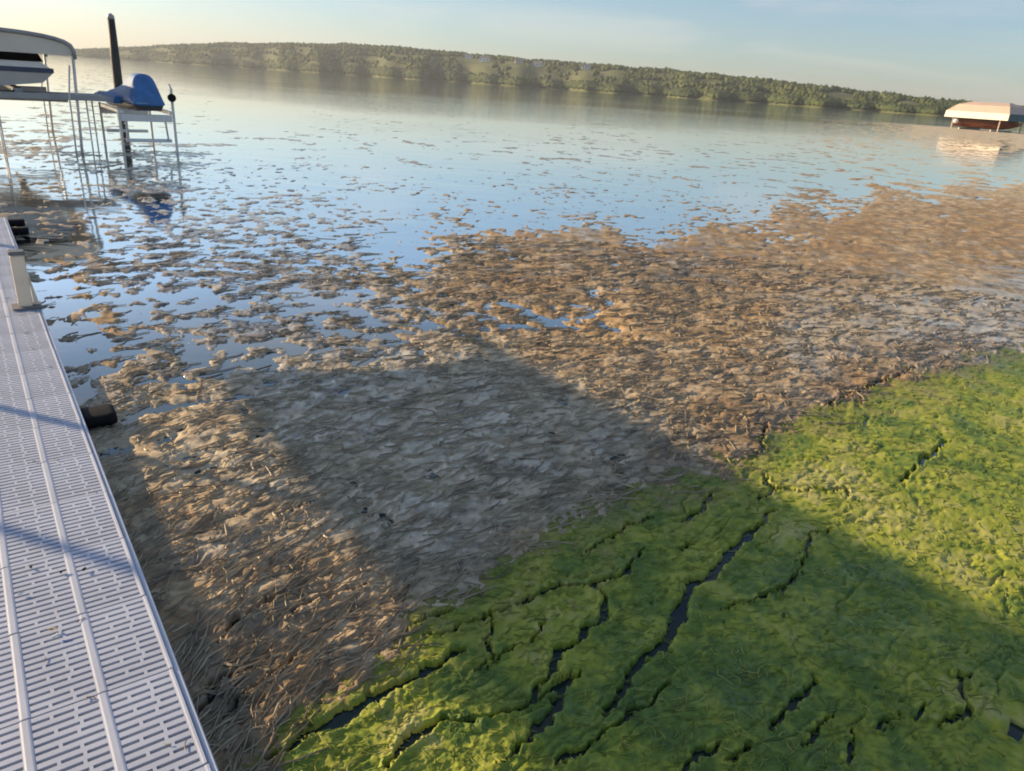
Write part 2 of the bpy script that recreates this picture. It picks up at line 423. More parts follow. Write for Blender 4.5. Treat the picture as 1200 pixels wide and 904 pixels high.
# open cracks in the algae: pixel polylines, half-width in metres
CRACKS = [
 ([(905,600),(885,625),(850,655),(835,678),(808,688),(803,705),(795,725),(780,755),(762,768),(745,783),(733,798),(728,822),(706,838)], .016),
 ([(885,622),(865,640),(845,662)], .02),
 ([(790,740),(778,765),(786,772)], .014),
 ([(780,808),(760,830),(735,845),(705,868),(680,880),(650,900)], .010),
 ([(755,648),(730,675),(698,686),(710,710),(708,730),(685,745),(665,758),(650,780),(640,800),(622,826)], .012),
 ([(682,792),(665,800),(652,826),(640,845),(610,875),(585,902)], .011),
 ([(665,790),(650,815),(620,830),(560,850),(540,842)], .006),
 ([(698,690),(650,690),(620,704),(575,726),(530,742),(495,750)], .006),
 ([(578,728),(570,752),(578,775),(556,790)], .005),
 ([(640,735),(618,755),(598,770),(570,788)], .005),
 ([(770,610),(740,618),(705,640),(680,655)], .005),
 ([(838,580),(822,600),(800,614)], .009),
 ([(975,622),(950,632),(945,655),(935,663)], .006),
 ([(930,685),(910,698),(870,710),(850,718)], .006),
 ([(815,640),(795,650)], .005),
 ([(955,800),(935,825),(915,842),(905,862)], .009),
 ([(1050,838),(1040,852),(1025,860)], .006),
 ([(1082,832),(1068,848)], .011),
 ([(1135,795),(1122,800),(1128,825),(1130,840),(1115,850),(1095,855)], .008),
 ([(1000,858),(996,880),(990,900)], .006),
 ([(975,845),(955,860),(942,885)], .005),
 ([(1200,845),(1180,868),(1165,890)], .007),
 ([(880,880),(850,900)],.006),
 ([(840,875),(815,890),(800,905)], .008),
 ([(545,765),(500,790),(450,815),(400,845),(350,875),(318,895)], .017),
 ([(560,850),(520,850),(490,860),(470,880),(455,900)], .014),
 ([(480,745),(500,728),(530,722)], .006),
 ([(1075,430),(1040,446),(1000,462),(965,478)], .006),
 ([(900,572),(940,580),(990,575),(1000,590)], .006),
 ([(935,672),(925,690)],.004),
 ([(898,500),(893,530),(880,535)],.006),
 ([(895,560),(905,575),(888,590)],.007),
 ([(1060,565),(1085,540),(1110,520)],.008),
 ([(300,620),(350,600),(390,580)],.004),([(250,760),(280,730),(330,700)],.008),([(215,860),(245,830),(262,800),(300,790)],.009),
 ([(330,730),(380,705),(430,690)],.006),([(260,850),(285,820),(330,790),(350,770)],.005),
]
def jag(pts, w):
    return np.array([to_ground(*p) for p in pts]), w
CRACK_G = [jag(p, w) for p, w in CRACKS]

def growth(x, y):
    """height of the mat over the water, algae mask (>0 is algae), dryness"""
    px, py = to_pixel(x, y)
    r = np.hypot(x, y)
    s = x * LAT[0] + y * LAT[1]; a = x * ALG[0] + y * ALG[1]
    bias = cover(px, py)
    yb = np.interp(px, EDGE[:, 0], EDGE[:, 1])
    edge_n = fbm(x / .22, y / .22, 301, 3) * 1.5 + 1.5 * fbm(x / .035, y / .035, 311, 3) * (np.hypot(x, y) < 9)
    green = (py - yb) / (8 + 3.0 / np.maximum(r, .5) * 10) + edge_n * 1.1
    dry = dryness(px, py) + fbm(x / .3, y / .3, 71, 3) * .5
    # ---- brown weed
    size = np.clip(.16 + r * .045, .2, 1.3)
    clump = fbm(s / .17, a / .19, 5, 4, .6) * 1.15 + .50 * fbm(s / 1.5, a / 1.0, 9, 2) + .06
    clump2 = fbm(s / .8, a / .9, 45, 4, .65) * 1.15
    far = sstep(10, 22, r)
    clump = clump * (1 - far) + clump2 * far
    hb = clump * 1.25 + bias * .62 + .7 * np.maximum(bias - .45, 0)
    warp = fbm(s / .5, a / .5, 21, 3) * .16
    ac = a + .62 * np.exp(-(s - .1) / .6) * (s > -.3) + warp
    near = 1 - sstep(5, 11, r)
    rid = 1 - np.abs(pn(s / .42 + 3 * warp, ac / .075, 31)) * 2.4
    rid2 = 1 - np.abs(pn(s / .20, ac / .034, 37)) * 2.4
    rid3 = 1 - np.abs(pn(s / .11, ac / .019, 39)) * 2.4
    lum = fbm(x / .16, y / .16, 61, 3)
    lum2 = fbm(x / .34, y / .34, 63, 3)
    base = np.where(hb > 0, (.006 + .008 * sstep(0.3, 1.0, bias)) * np.tanh(hb * 2.2), .06 * np.tanh(hb * 2.0))
    full = sstep(0.02, .35, hb)
    h_br = base + full * (near * (.0046 * rid + .0040 * rid2 + .0034 * rid3 - .002) + (.009 - .0055 * near) * lum + (1 - near) * (.008 * lum2 + .014 * pn(x / .17, y / .17, 64)) + (.0035 * pn(x / .025, y / .025, 77) + .005 * fbm(x / .07, y / .045, 78, 2)) * near)
    # ---- green algae
    bil = 1 - np.abs(pn(x / .085, y / .085, 91)) * 2.2
    bil2 = 1 - np.abs(pn(x / .036, y / .036, 93)) * 2.2
    h_gr = .012 + .007 * fbm(s / .38, a / .22, 95, 3) + .0034 * bil + .0032 * bil2 + .0028 * fbm(x / .016, y / .016, 96, 2)
    # shallow tears that follow the shore
    tw = fbm(x / .25, y / .25, 97, 3)
    tear = np.abs(pn(s / .55 + tw * .5, a / .17 + tw * .6, 99))
    gate = sstep(.10, .4, fbm(s / .5, a / .5, 103, 2))
    pit = pn(x / .055, y / .045, 131) + .5 * pn(x / .021, y / .021, 132)
    h_gr -= .016 * sstep(.46, .62, pit) * sstep(-.1, .25, fbm(s / .9, a / .9, 133, 2) + .35 * (dry - .45))
    h_gr -= .014 * (1 - sstep(.0, .045, tear)) * gate
    crease = np.abs(pn(s / .34 + tw * .35, a / .085 + tw * .5, 107))
    h_gr -= .0065 * (1 - sstep(.0, .07, crease)) * sstep(-.15, .2, fbm(s / .4, a / .4, 109, 2))
    k = sstep(-.8, .8, green)
    h = h_br * (1 - k) + h_gr * k
    h -= .003 * np.exp(-(green / .7) ** 2) * (r < 9)
    # ---- open cracks
    jx = fbm(x / .07, y / .07, 111, 4, .6) * .026; jy = fbm(x / .07, y / .07, 117, 4, .6) * .026
    qx, qy = x + jx, y + jy
    for poly, w in CRACK_G:
        lo = poly.min(0) - .14; hi = poly.max(0) + .14
        sel = np.nonzero((x > lo[0]) & (x < hi[0]) & (y > lo[1]) & (y < hi[1]))[0]
        if not len(sel): continue
        X, Y = qx[sel], qy[sel]
        d = np.full(len(sel), 9.0); tt = np.zeros(len(sel))
        nseg = len(poly) - 1
        for i in range(nseg):
            p, q = poly[i], poly[i + 1]
            e = q - p; L2 = e @ e
            t = np.clip(((X - p[0]) * e[0] + (Y - p[1]) * e[1]) / L2, 0, 1)
            dd = np.hypot(X - p[0] - t * e[0], Y - p[1] - t * e[1])
            m = dd < d
            d[m] = dd[m]; tt[m] = (i + t[m]) / nseg
        ww = .82 * w * (.35 + .9 * np.sqrt(np.clip(np.sin(np.pi * np.clip(tt, .04, .96)), 0, 1))) * (1 + .9 * fbm(X / .12, Y / .12, 121, 2))
        ww = np.maximum(ww, .002)
        h[sel] -= .075 * (1 - sstep(.6, 1.35, d / ww))
        h[sel] += .006 * np.exp(-((d / ww - 2.2) / .8) ** 2)
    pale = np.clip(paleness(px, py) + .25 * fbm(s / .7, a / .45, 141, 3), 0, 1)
    return h, green, dry, pale

def build_mats():
    fine = np.radians(np.arange(-41, 41.01, .125))
    az = np.concatenate([np.radians(np.arange(-78, -41, .6)), fine, np.radians(np.arange(41.4, 78, .6))])
    rr = [0.45]
    while rr[-1] < 125:
        r = rr[-1]
        rr.append(r + min(max(.0016 * r * r, .0024), .0085 * r))
    rr = np.array(rr)
    A, R = np.meshgrid(az, rr)
    X = (R * np.sin(A)).ravel(); Y = (R * np.cos(A)).ravel()
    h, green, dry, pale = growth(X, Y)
    nr, na = len(rr), len(az)
    idx = np.arange(nr * na).reshape(nr, na)
    q = np.stack([idx[:-1, :-1], idx[:-1, 1:], idx[1:, 1:], idx[1:, :-1]], -1).reshape(-1, 4)
    hmax = h[q].max(1)
    q = q[hmax > -.012]
    g = green[q].mean(1) > 0
    co = np.stack([X, Y, h], 1)
    for name, sel, m, label, cat in (
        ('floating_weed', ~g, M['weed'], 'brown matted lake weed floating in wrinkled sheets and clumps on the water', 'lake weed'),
        ('algae_mat', g, M['algae'], 'bright green algae sheet split by dark wavy cracks beside the brown weed', 'algae')):
        qq = q[sel]
        if name == 'algae_mat':                    # dead brown weed mixed into the algae's rim
            pale = np.exp(-np.clip(green, 0, 9) / 1.3) * .9
            pale[pale < .05] = 0
        used, inv = np.unique(qq.ravel(), return_inverse=True)
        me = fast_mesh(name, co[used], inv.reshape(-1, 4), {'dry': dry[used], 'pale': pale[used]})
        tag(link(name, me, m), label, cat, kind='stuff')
    print('mat faces', len(q), 'verts', nr * na)
build_mats()

def strew(name, n0, rmax, length, width, K, on_algae, material, label, cat, curl_sd=2.2, spread=.34, rise=.004):
    """single stems lying on the mat"""
    R = .9 + rmax * rng.random(n0) ** 1.15; A = np.radians(rng.uniform(-44, 42, n0))
    x0, y0 = R * np.sin(A), R * np.cos(A)
    h, g, dry, pale = growth(x0, y0)
    keep = (h > .004) & ((g > .1) if on_algae else (g < .2))
    x0, y0, R, pale = x0[keep], y0[keep], R[keep], pale[keep]; n = len(x0)
    ln = rng.uniform(*length, n) * (.8 + R * .05); wid = rng.uniform(*width, n) * (1 + R * .10)
    s = x0 * LAT[0] + y0 * LAT[1]
    turn = np.arctan(np.exp(-np.clip(s - .1, 0, 5) / .6) * 1.03) * (0 if on_algae else 1)
    ang = TH + turn + rng.normal(0, spread, n)
    curl = rng.normal(0, curl_sd, n)
    P = np.zeros((n, K, 2)); P[:, 0, 0] = x0; P[:, 0, 1] = y0
    D = np.zeros((n, K))
    for k in range(K):
        D[:, k] = ang + curl * (k / (K - 1) - .5) * ln * 2 + rng.normal(0, .10, n)
        if k:
            P[:, k, 0] = P[:, k - 1, 0] + np.cos(D[:, k]) * ln / K
            P[:, k, 1] = P[:, k - 1, 1] + np.sin(D[:, k]) * ln / K
    hh = growth(P[..., 0].ravel(), P[..., 1].ravel())[0].reshape(n, K)
    hh = np.maximum(hh, -.004)
    top = hh.max(1, keepdims=True) * .30 + hh * .70 + rise
    nx, ny = -np.sin(D), np.cos(D)
    taper = np.sin(np.linspace(.5, 2.8, K))[None] * wid[:, None]
    V = np.zeros((n, K, 3, 3))
    for j, (o, dz) in enumerate(((-1, -rise * .5), (0, rise * .7), (1, -rise * .5))):
        V[:, :, j, 0] = P[..., 0] + nx * taper * o
        V[:, :, j, 1] = P[..., 1] + ny * taper * o
        V[:, :, j, 2] = top + dz
    base = np.arange(n)[:, None, None] * (K * 3)
    i0 = base + np.arange(K - 1)[None, :, None] * 3 + np.arange(2)[None, None, :]
    q = np.stack([i0, i0 + 3, i0 + 4, i0 + 1], -1).reshape(-1, 4)
    dcol = np.repeat(np.clip(rng.normal(.5, .26, n) + .25 * pale * (not on_algae), 0, 1), K * 3)
    me = fast_mesh(name, V.reshape(-1, 3), q, {'dry': dcol})
    tag(link(name, me, material), label, cat, kind='stuff')
strew('loose_weed_stems', 13000, 7.5, (.05, .24), (.0010, .0030), 6, False, M['strand'],
      'thin tan weed stems strewn loosely over the brown weed sheet near the dock', 'weed stems')
strew('weed_leaves', 3500, 6.0, (.015, .045), (.0018, .0040), 4, False, M['strand'],
      'small flat dead leaves scattered among the brown weed stems', 'dead leaves', 3.0, .9, .005)
strew('algae_threads', 22000, 5.5, (.02, .08), (.0006, .0013), 5, True, M['thread'],
      'fine green threads lying over the bright algae sheet', 'algae threads', 9.0, .7, .0018)

# ------------------------------------------------------------------ far shore: hills, forest, cottages
AZS = np.array([-60, -45, -34, -29.16, -24.25, -21.13, -13.39, -9.92, -5.16, -1.55, 4.49, 10.44, 16.18, 21.65, 27.23, 31.4, 36, 45, 60])
ELS = np.array([.25, .30, .36, .48, 1.10, 1.46, 1.98, 2.06, 1.95, 1.88, 1.83, 1.76, 1.56, 1.26, .98, .85, .9, 1.1, 1.0])
DIS = np.array([3000, 2900, 2700, 2500, 2150, 1950, 1600, 1480, 1350, 1250, 1120, 1000, 900, 820, 760, 720, 700, 700, 700], float)
TREE_H = 6.5
def shore_d(az):
    return np.interp(az, AZS, DIS) * (1 + .03 * np.sin(az * .9) + .015 * np.sin(az * 2.7 + 1))
def ridge_z(az):
    return np.maximum(CAM_H + (shore_d(az) + 260) * np.tan(np.radians(np.interp(az, AZS, ELS))) - TREE_H, 2.0)
def hill_z(az, t):
    """t: metres inland from the shore"""
    rz = ridge_z(az)
    u = np.clip(t / 260.0, 0, 1)
    prof = u ** .8 * (1.35 - .35 * u)
    z = 1.0 + (rz - 1.0) * prof
    z = z - np.clip(t - 260, 0, 500) * .02
    z = z + 1.8 * np.sin(az * 1.7 + t * .02) * np.clip(t / 80, 0, 1) * (1 - np.clip(t / 240 - .2, 0, 1) * .7)
    return np.where(t < 0, -1.5, z)
def hills():
    az = np.arange(-60, 60.01, .4)
    ts = np.array([-8, 0, 6, 25, 50, 80, 110, 145, 180, 220, 260, 330, 450, 650])
    T, A = np.meshgrid(ts, az)
    Z = hill_z(A, T.astype(float))
    D = shore_d(A) + T
    X = D * np.sin(np.radians(A)); Y = D * np.cos(np.radians(A))
    na, nt_ = A.shape
    idx = np.arange(na * nt_).reshape(na, nt_)
    q = np.stack([idx[:-1, :-1], idx[1:, :-1], idx[1:, 1:], idx[:-1, 1:]], -1).reshape(-1, 4)
    me = fast_mesh('far_hills', np.stack([X.ravel(), Y.ravel(), Z.ravel()], 1), q)
    m = mat_growth('hill_grass', [(0.1, (0.055, 0.070, 0.028)), (0.45, (0.105, 0.118, 0.050)), (0.7, (0.165, 0.165, 0.080)), (0.95, (0.26, 0.24, 0.14))], .03, .9, .5, None, 0, .1, .1)
    tag(link('far_hills', me, m), kind='structure')
hills()
def px_az(px):
    gx, gy = to_ground(px, 110)
    return math.degrees(math.atan2(gx, gy))
COTTAGE_AZ = [px_az(p) for p in (548, 566, 606, 628, 684)]
def forest():
    bm = bmesh.new()
    bmesh.ops.create_icosphere(bm, subdivisions=1, radius=1)
    base = np.array([v.co[:] for v in bm.verts]); tris = np.array([[v.index for v in f.verts] for f in bm.faces])
    bm.free()
    N0 = 20000
    az = rng.uniform(-45, 42, N0)
    t = np.concatenate([rng.uniform(2, 26, N0 // 3), rng.uniform(5, 330, N0 - N0 // 3)])
    x_, y_ = az * .35, t / 70.0
    dens = fbm(x_ * 1.3, y_ * 1.2, 401, 3)
    keep = (t < 30) & (dens > -.45) | (dens > -.06 - .5 * (np.abs(t - 262) < 22))
    # open slopes below the ridge in the middle of the view
    fld = (np.abs(az - 1) < 8 + 1.5 * np.sin(t * .05)) & (t > 55) & (t < 235)
    keep &= ~(fld & (rng.random(N0) < .72))
    for ca in COTTAGE_AZ: keep &= ~((np.abs(az - ca) < .55) & (t > 35) & (t < 215))
    az, t = az[keep], t[keep]
    n = len(az)
    D = shore_d(az) + t
    z = hill_z(az, t)
    wdt = rng.uniform(2.2, 4.2, n) * np.interp(D, [700, 1600], [.8, 1.3]) * np.where(t < 30, 1.05, 1.0); hgt = rng.uniform(4.0, 6.2, n) * np.where(rng.random(n) < .06, 1.2, 1) * np.interp(D, [700, 1600], [.8, 1.35])
    hgt = np.where(np.abs(t - 262) < 40, np.minimum(hgt, 8.0), hgt)
    nv = len(base)
    disp = 1 + rng.normal(0, .16, (n, nv))
    yaw = rng.uniform(0, 6.28, n)
    bx = base[None, :, 0] * disp; by = base[None, :, 1] * disp; bz = base[None, :, 2] * disp
    taper = 1 - .28 * np.clip(bz, -1, 1)
    cx = (bx * np.cos(yaw)[:, None] - by * np.sin(yaw)[:, None]) * taper * wdt[:, None] + (D * np.sin(np.radians(az)))[:, None]
    cy = (bx * np.sin(yaw)[:, None] + by * np.cos(yaw)[:, None]) * taper * wdt[:, None] + (D * np.cos(np.radians(az)))[:, None]
    cz = (bz * .56 + .44) * hgt[:, None] + z[:, None]
    co = np.stack([cx, cy, cz], -1).reshape(-1, 3)
    q = (tris[None] + (np.arange(n) * nv)[:, None, None]).reshape(-1, 3)
    dry = np.repeat(np.clip(rng.normal(.52, .16, n) + fbm(az * .5, t / 60, 431, 2) * .5 - .28 * (t < 30) - .15 * (np.abs(t - 262) < 25), 0, 1), nv)
    me = fast_mesh('distant_forest', co, q, {'dry': dry}, smooth=True)
    m = mat_growth('forest_leaves', [(0.0, (0.035, 0.052, 0.018)), (0.45, (0.075, 0.100, 0.030)), (0.75, (0.115, 0.135, 0.038)), (1.0, (0.16, 0.155, 0.055))], .35, .85, .3, 'dry', 1.0, .1, .2)
    tag(link('distant_forest', me, m), 'dark green wood covering the low hills across the lake', 'forest', kind='stuff')
    print('trees', n, len(q))
forest()

M['roof_grey'] = mat('roof_grey', (0.20, 0.19, 0.19), .7, var=.2, scale=.5)
M['house_wall'] = mat('house_wall', (0.72, 0.70, 0.66), .7, var=.08, scale=.4)
M['house_wall_tan'] = mat('house_wall_tan', (0.48, 0.40, 0.32), .7, var=.08, scale=.4)
M['window_dark'] = mat('window_dark', (0.02, 0.025, 0.03), .15, var=.2)
def cottage(px, t, w, d, hgt, wall, label):
    az = px_az(px)
    D = float(shore_d(az)) + t
    z = float(hill_z(np.array([az]), np.array([float(t)]))[0])
    root = empty('cottage', (D * math.sin(math.radians(az)), D * math.cos(math.radians(az)), z), -math.radians(az) + random.uniform(-.3, .3), label, 'house', 'cottages on the far hillside')
    b = bmesh.new(); box(b, -w/2, w/2, -d/2, d/2, -3, hgt)
    wl_ = obj('wall', b, wall, root)
    b = bmesh.new()
    o = .5; rh = hgt * .55
    loft(b, [[(-w/2-o, -d/2-o, hgt), (-w/2-o, 0, hgt+rh), (-w/2-o, d/2+o, hgt), (-w/2-o, d/2+o, hgt+.3), (-w/2-o, 0, hgt+rh+.35), (-w/2-o, -d/2-o, hgt+.3)],
             [(w/2+o, -d/2-o, hgt), (w/2+o, 0, hgt+rh), (w/2+o, d/2+o, hgt), (w/2+o, d/2+o, hgt+.3), (w/2+o, 0, hgt+rh+.35), (w/2+o, -d/2-o, hgt+.3)]])
    obj('roof', b, M['roof_grey'], root)
    for s_ in (-1, 1):
        b = bmesh.new()
        b.faces.new([b.verts.new(c) for c in ((s_*w/2, -d/2, hgt), (s_*w/2, d/2, hgt), (s_*w/2, 0, hgt+rh))])
        obj('gable', b, wall, root)
    for k in range(3):
        b = bmesh.new(); cx = -w/2 + w*(k+.5)/3
        box(b, cx-.9, cx+.9, -d/2-.06, -d/2+.05, hgt*.35, hgt*.75)
        obj('window', b, M['window_dark'], root)
cottage(548, 205, 15, 9, 5, M['house_wall'], 'white grey-roofed cottage high on the far hill, leftmost of the cottages')
cottage(566, 190, 18, 9, 5.5, M['house_wall'], 'long white cottage on the far hill beside the leftmost cottage')
cottage(606, 200, 14, 9, 5, M['house_wall_tan'], 'tan cottage among trees in the middle of the far hill')
cottage(628, 185, 16, 9, 5, M['house_wall'], 'white cottage on the far hill just right of the tan one')
cottage(684, 205, 14, 9, 5, M['house_wall'], 'white cottage standing alone, rightmost on the far hill ridge')

# ------------------------------------------------------------------ the white dock
DZ, DR, BAY, PANEL = 0.10, 0.2275, 0.1681, 0.3534
NB = 8
def panel_mesh():
    """one perforated plank: eight bays of slots cut right through, raised ribs between the bays"""
    bm = bmesh.new()
    depth = .030
    y0, y1 = .003, PANEL - .003
    rib = .0105
    rows = 13
    pitch = (y1 - y0 - .012) / rows
    slot = pitch * .39
    def quad(xa, xb, ya, yb, z=0.0):
        bm.faces.new([bm.verts.new(c) for c in ((xa, ya, z), (xb, ya, z), (xb, yb, z), (xa, yb, z))])
    def wall(p, q):
        bm.faces.new([bm.verts.new(c) for c in ((p[0], p[1], 0), (q[0], q[1], 0), (q[0], q[1], -depth), (p[0], p[1], -depth))])
    for b in range(NB):
        xa = DR - (b + 1) * BAY; xb = xa + BAY
        ia, ib = xa + rib, xb - rib
        L = ib - ia
        ycur = y0
        for rI in range(rows):
            ys = y0 + .006 + pitch * (rI + .27); ye = ys + slot
            quad(ia, ib, ycur, ys)
            brk = ((.33, .70), (.30, .66), (.36, 1.2))[(rI * 2 + b) % 3] if (rI + b) % 2 else (.64, 1.2)
            cuts = [0.015]
            for k in brk:
                if k < 1: cuts += [k - .028, k + .028]
            cuts.append(.985)
            xs = [ia + L * c for c in cuts]
            quad(ia, xs[0], ys, ye)
            for i in range(0, len(xs), 2):
                p, q = xs[i], xs[i + 1]
                wall((p, ys), (q, ys)); wall((q, ys), (q, ye)); wall((q, ye), (p, ye)); wall((p, ye), (p, ys))
                if i + 2 < len(xs): quad(q, xs[i + 2], ys, ye)
            quad(xs[-1], ib, ys, ye)
            ycur = ye
        quad(ia, ib, ycur, y1)
    for b in range(NB + 1):                       # ribs, slightly proud and rounded
        xc = DR - b * BAY
        w = rib if 0 < b < NB else rib * .98
        pts = [(-w, 0), (-w, .0012), (-w * .6, .0024), (w * .6, .0024), (w, .0012), (w, 0)]
        if b == 0: pts = [(-w, 0), (-w, .0012), (-w * .6, .0024), (-.001, .0024), (0, .0018), (0, 0)]
        if b == NB: pts = [(0, 0), (0, .0018), (.001, .0024), (w * .6, .0024), (w, .0012), (w, 0)]
        ra = [bm.verts.new((xc + px, y0, pz)) for px, pz in pts]; rb = [bm.verts.new((xc + px, y1, pz)) for px, pz in pts]
        for i in range(len(pts) - 1):
            bm.faces.new((ra[i], ra[i + 1], rb[i + 1], rb[i]))
        bm.faces.new(ra[::-1]); bm.faces.new(rb)
    xl, xr = DR - NB * BAY, DR
    for (p, q) in (((xl, y0), (xr, y0)), ((xr, y0), (xr, y1)), ((xr, y1), (xl, y1)), ((xl, y1), (xl, y0))):
        wall(p, q)
    bmesh.ops.remove_doubles(bm, verts=bm.verts, dist=.00005)
    bmesh.ops.recalc_face_normals(bm, faces=bm.faces)
    me = bpy.data.meshes.new('deck_panel')
    bm.to_mesh(me); bm.free()
    return me
def dock():
    root = empty('dock', (0, 0, 0), TH, 'long white plastic dock of slotted panels running out over the weed', 'dock')
    me = panel_mesh()
    k0 = -5
    a_first = 1.392 + k0 * PANEL
    n = 26
    for k in range(n):
        p = link('deck_panel', me, M['dock_plastic'], root)
        p.location = (random.uniform(-.0012, .0012), a_first + k * PANEL, DZ + random.uniform(-.0008, .0008))
    a0, a1 = a_first, a_first + n * PANEL
    xl, xr = DR - NB * BAY, DR
    for (u, v) in ((xr - .055, xr - .015), (xl + .015, xl + .055)):
        b = bmesh.new(); box(b, u, v, a0, a1, DZ - .13, DZ - .032); obj('side_beam', b, M['alu'], root, bevel=.004)
    b = bmesh.new(); box(b, xr + .002, xr + .016, a0, a1, DZ - .11, DZ - .004); obj('edge_trim', b, M['dock_rail'], root, bevel=.003)
    k = 0
    a = a0 + .6
    while a < a1:
        b = bmesh.new(); box(b, xl + .06, xr - .06, a - .02, a + .02, DZ - .12, DZ - .034); obj('cross_beam', b, M['alu'], root)
        if k % 2 == 0:
            for x in (xl + .10, xr - .10):
                b = bmesh.new(); tube(b, [(x, a + .06, DZ - .04), (x, a + .06, -.9)], .024, 12); obj('leg', b, M['alu'], root, smooth=True)
        a += 1.15; k += 1
    return a1
DOCK_END = dock()

def rz_root(name, s, a, z, label, cat, group=None, extra=0.0):
    x, y = dock_xy(s, a)
    return empty(name, (x, y, z), TH + extra, label, cat, group)

# upright vinyl post on the dock edge
t = rz_root('dock_post', .165, 5.47, DZ + .004, 'short square tan post with grey cap standing on the dock edge', 'post')
b = bmesh.new(); box(b, -.038, .038, -.038, .038, .010, .335); obj('shaft', b, M['post_vinyl'], t, bevel=.006)
b = bmesh.new(); box(b, -.044, .044, -.044, .044, .335, .360); obj('cap', b, M['grey_cap'], t, bevel=.006)
b = bmesh.new(); box(b, -.075, .085, -.075, .070, 0, .010); obj('base_plate', b, M['grey_cap'], t, bevel=.002)
b = bmesh.new(); loft(b, [[(.046, -.012, .012), (.072, -.012, .012), (.072, .012, .012), (.046, .012, .012)],
                          [(.040, -.012, .190), (.047, -.012, .190), (.047, .012, .190), (.040, .012, .190)]])
obj('brace', b, M['post_vinyl'], t)

def bumper(s, a, lx, ly, lz, label):
    t = rz_root('dock_bumper', s, a, .045, label, 'bumper', 'black rubber bumpers on the dock edge')
    b = bmesh.new()
    secs = []
    for i in range(9):                       # ribbed rubber sleeve reaching out from the beam
        u = i / 8
        k = (1.0 if i % 2 == 0 else .93) * (.86 if i == 8 else 1)
        x = lx * u
        ring = []
        for j in range(16):
            an = j * math.pi / 8
            ca, sa = math.cos(an), math.sin(an)
            ex = .5
            ring.append((x, math.copysign(abs(ca) ** ex, ca) * ly / 2 * k, math.copysign(abs(sa) ** ex, sa) * lz / 2 * k))
        secs.append(ring)
    loft(b, secs)
    obj('sleeve', b, M['rubber'], t, smooth=True)
    b = bmesh.new(); box(b, -.03, -.001, -ly * .35, ly * .35, -lz * .3, lz * .3); obj('bracket', b, M['alu'], t)
bumper(DR + .022, 3.66, .132, .17, .062, 'large black rubber bumper sticking out beside the dock above the weed')
bumper(DR + .022, 8.36, .135, .10, .07, 'small black bumper near the far dock corner, nearer of two')
bumper(DR + .022, 8.80, .135, .10, .07, 'small black bumper at the far dock corner, farther of two')

# bits lying on the deck
def deck_scraps():
    n, K = 90, 4
    s0 = rng.uniform(DR - NB * BAY + .03, DR - .03, n)
    seam = 1.392 + PANEL * rng.integers(0, 12, n)
    a0 = np.where(rng.random(n) < .45, seam + rng.normal(0, .03, n), rng.uniform(1.0, 6.0, n))
    ang = rng.uniform(0, 6.28, n); ln = rng.uniform(.006, .034, n); wid = rng.uniform(.0006, .0018, n)
    V = np.zeros((n, K, 3, 3))
    bend = rng.normal(0, .5, n)
    for k in range(K):
        t = k / (K - 1)
        dx, dy = np.cos(ang + bend * t), np.sin(ang + bend * t)
        cs, ca = s0 + dx * ln * t, a0 + dy * ln * t
        for j, o in enumerate((-1, 0, 1)):
            ss, aa = cs - dy * wid * o, ca + dx * wid * o
            V[:, k, j, 0] = ss * LAT[0] + aa * ALG[0]
            V[:, k, j, 1] = ss * LAT[1] + aa * ALG[1]
            V[:, k, j, 2] = DZ + .0036 + (.002 if j == 1 else 0)
    i0 = np.arange(n)[:, None, None] * (K * 3) + np.arange(K - 1)[None, :, None] * 3 + np.arange(2)[None, None, :]
    q = np.stack([i0, i0 + 3, i0 + 4, i0 + 1], -1).reshape(-1, 4)
    me = fast_mesh('dried_weed_bits', V.reshape(-1, 3), q, {'dry': np.repeat(np.clip(rng.normal(.15, .25, n), 0, 1), K * 3)})
    tag(link('dried_weed_bits', me, M['strand']), 'tiny dried bits of weed scattered on the slotted dock panels', 'weed bits', kind='stuff')
deck_scraps()
def leaf(px, py, size, m, name, label, cat):
    x, y = to_ground(px, py, DZ + .006)
    o_rz = random.uniform(0, 6)
    b = bmesh.new()
    n = 10
    ring = []
    c = b.verts.new((0, 0, .006))
    for k in range(n):
        an = k * 2 * math.pi / n
        r = size * (.55 + .45 * abs(math.cos(an))) * random.uniform(.8, 1.15)
        ring.append(b.verts.new((r * math.cos(an), r * .6 * math.sin(an), random.uniform(0, .006))))
    for k in range(n): b.faces.new((c, ring[k], ring[(k + 1) % n]))
    ext = bmesh.ops.extrude_face_region(b, geom=list(b.faces))
    bmesh.ops.translate(b, vec=(0, 0, .002), verts=[v for v in ext['geom'] if isinstance(v, bmesh.types.BMVert)])
    o = obj(name, b, m)
    o.location = (x, y, DZ + .006); o.rotation_euler = (0, 0, o_rz)
    tag(o, label, cat)
leaf(67, 746, .012, M['shell'], 'white_shell', 'small white shell on the slotted dock panel, nearest the viewer', 'shell')
leaf(62, 738, .014, M['leaf'], 'dry_leaf', 'curled tan leaf lying beside the white shell on the dock', 'leaf')
leaf(25, 697, .010, M['shell'], 'white_shell', 'white shell fragment on the dock near the frame edge', 'shell')
leaf(36, 665, .009, M['dark_debris'], 'weed_scrap', 'tiny black weed scrap on the dock, left of the middle rib', 'weed scrap')
leaf(73, 671, .009, M['dark_debris'], 'weed_scrap', 'tiny black weed scrap on the dock close to the middle rib', 'weed scrap')
leaf(99, 668, .010, M['dark_debris'], 'weed_scrap', 'tiny black weed scrap on the dock, rightmost near the edge', 'weed scrap')

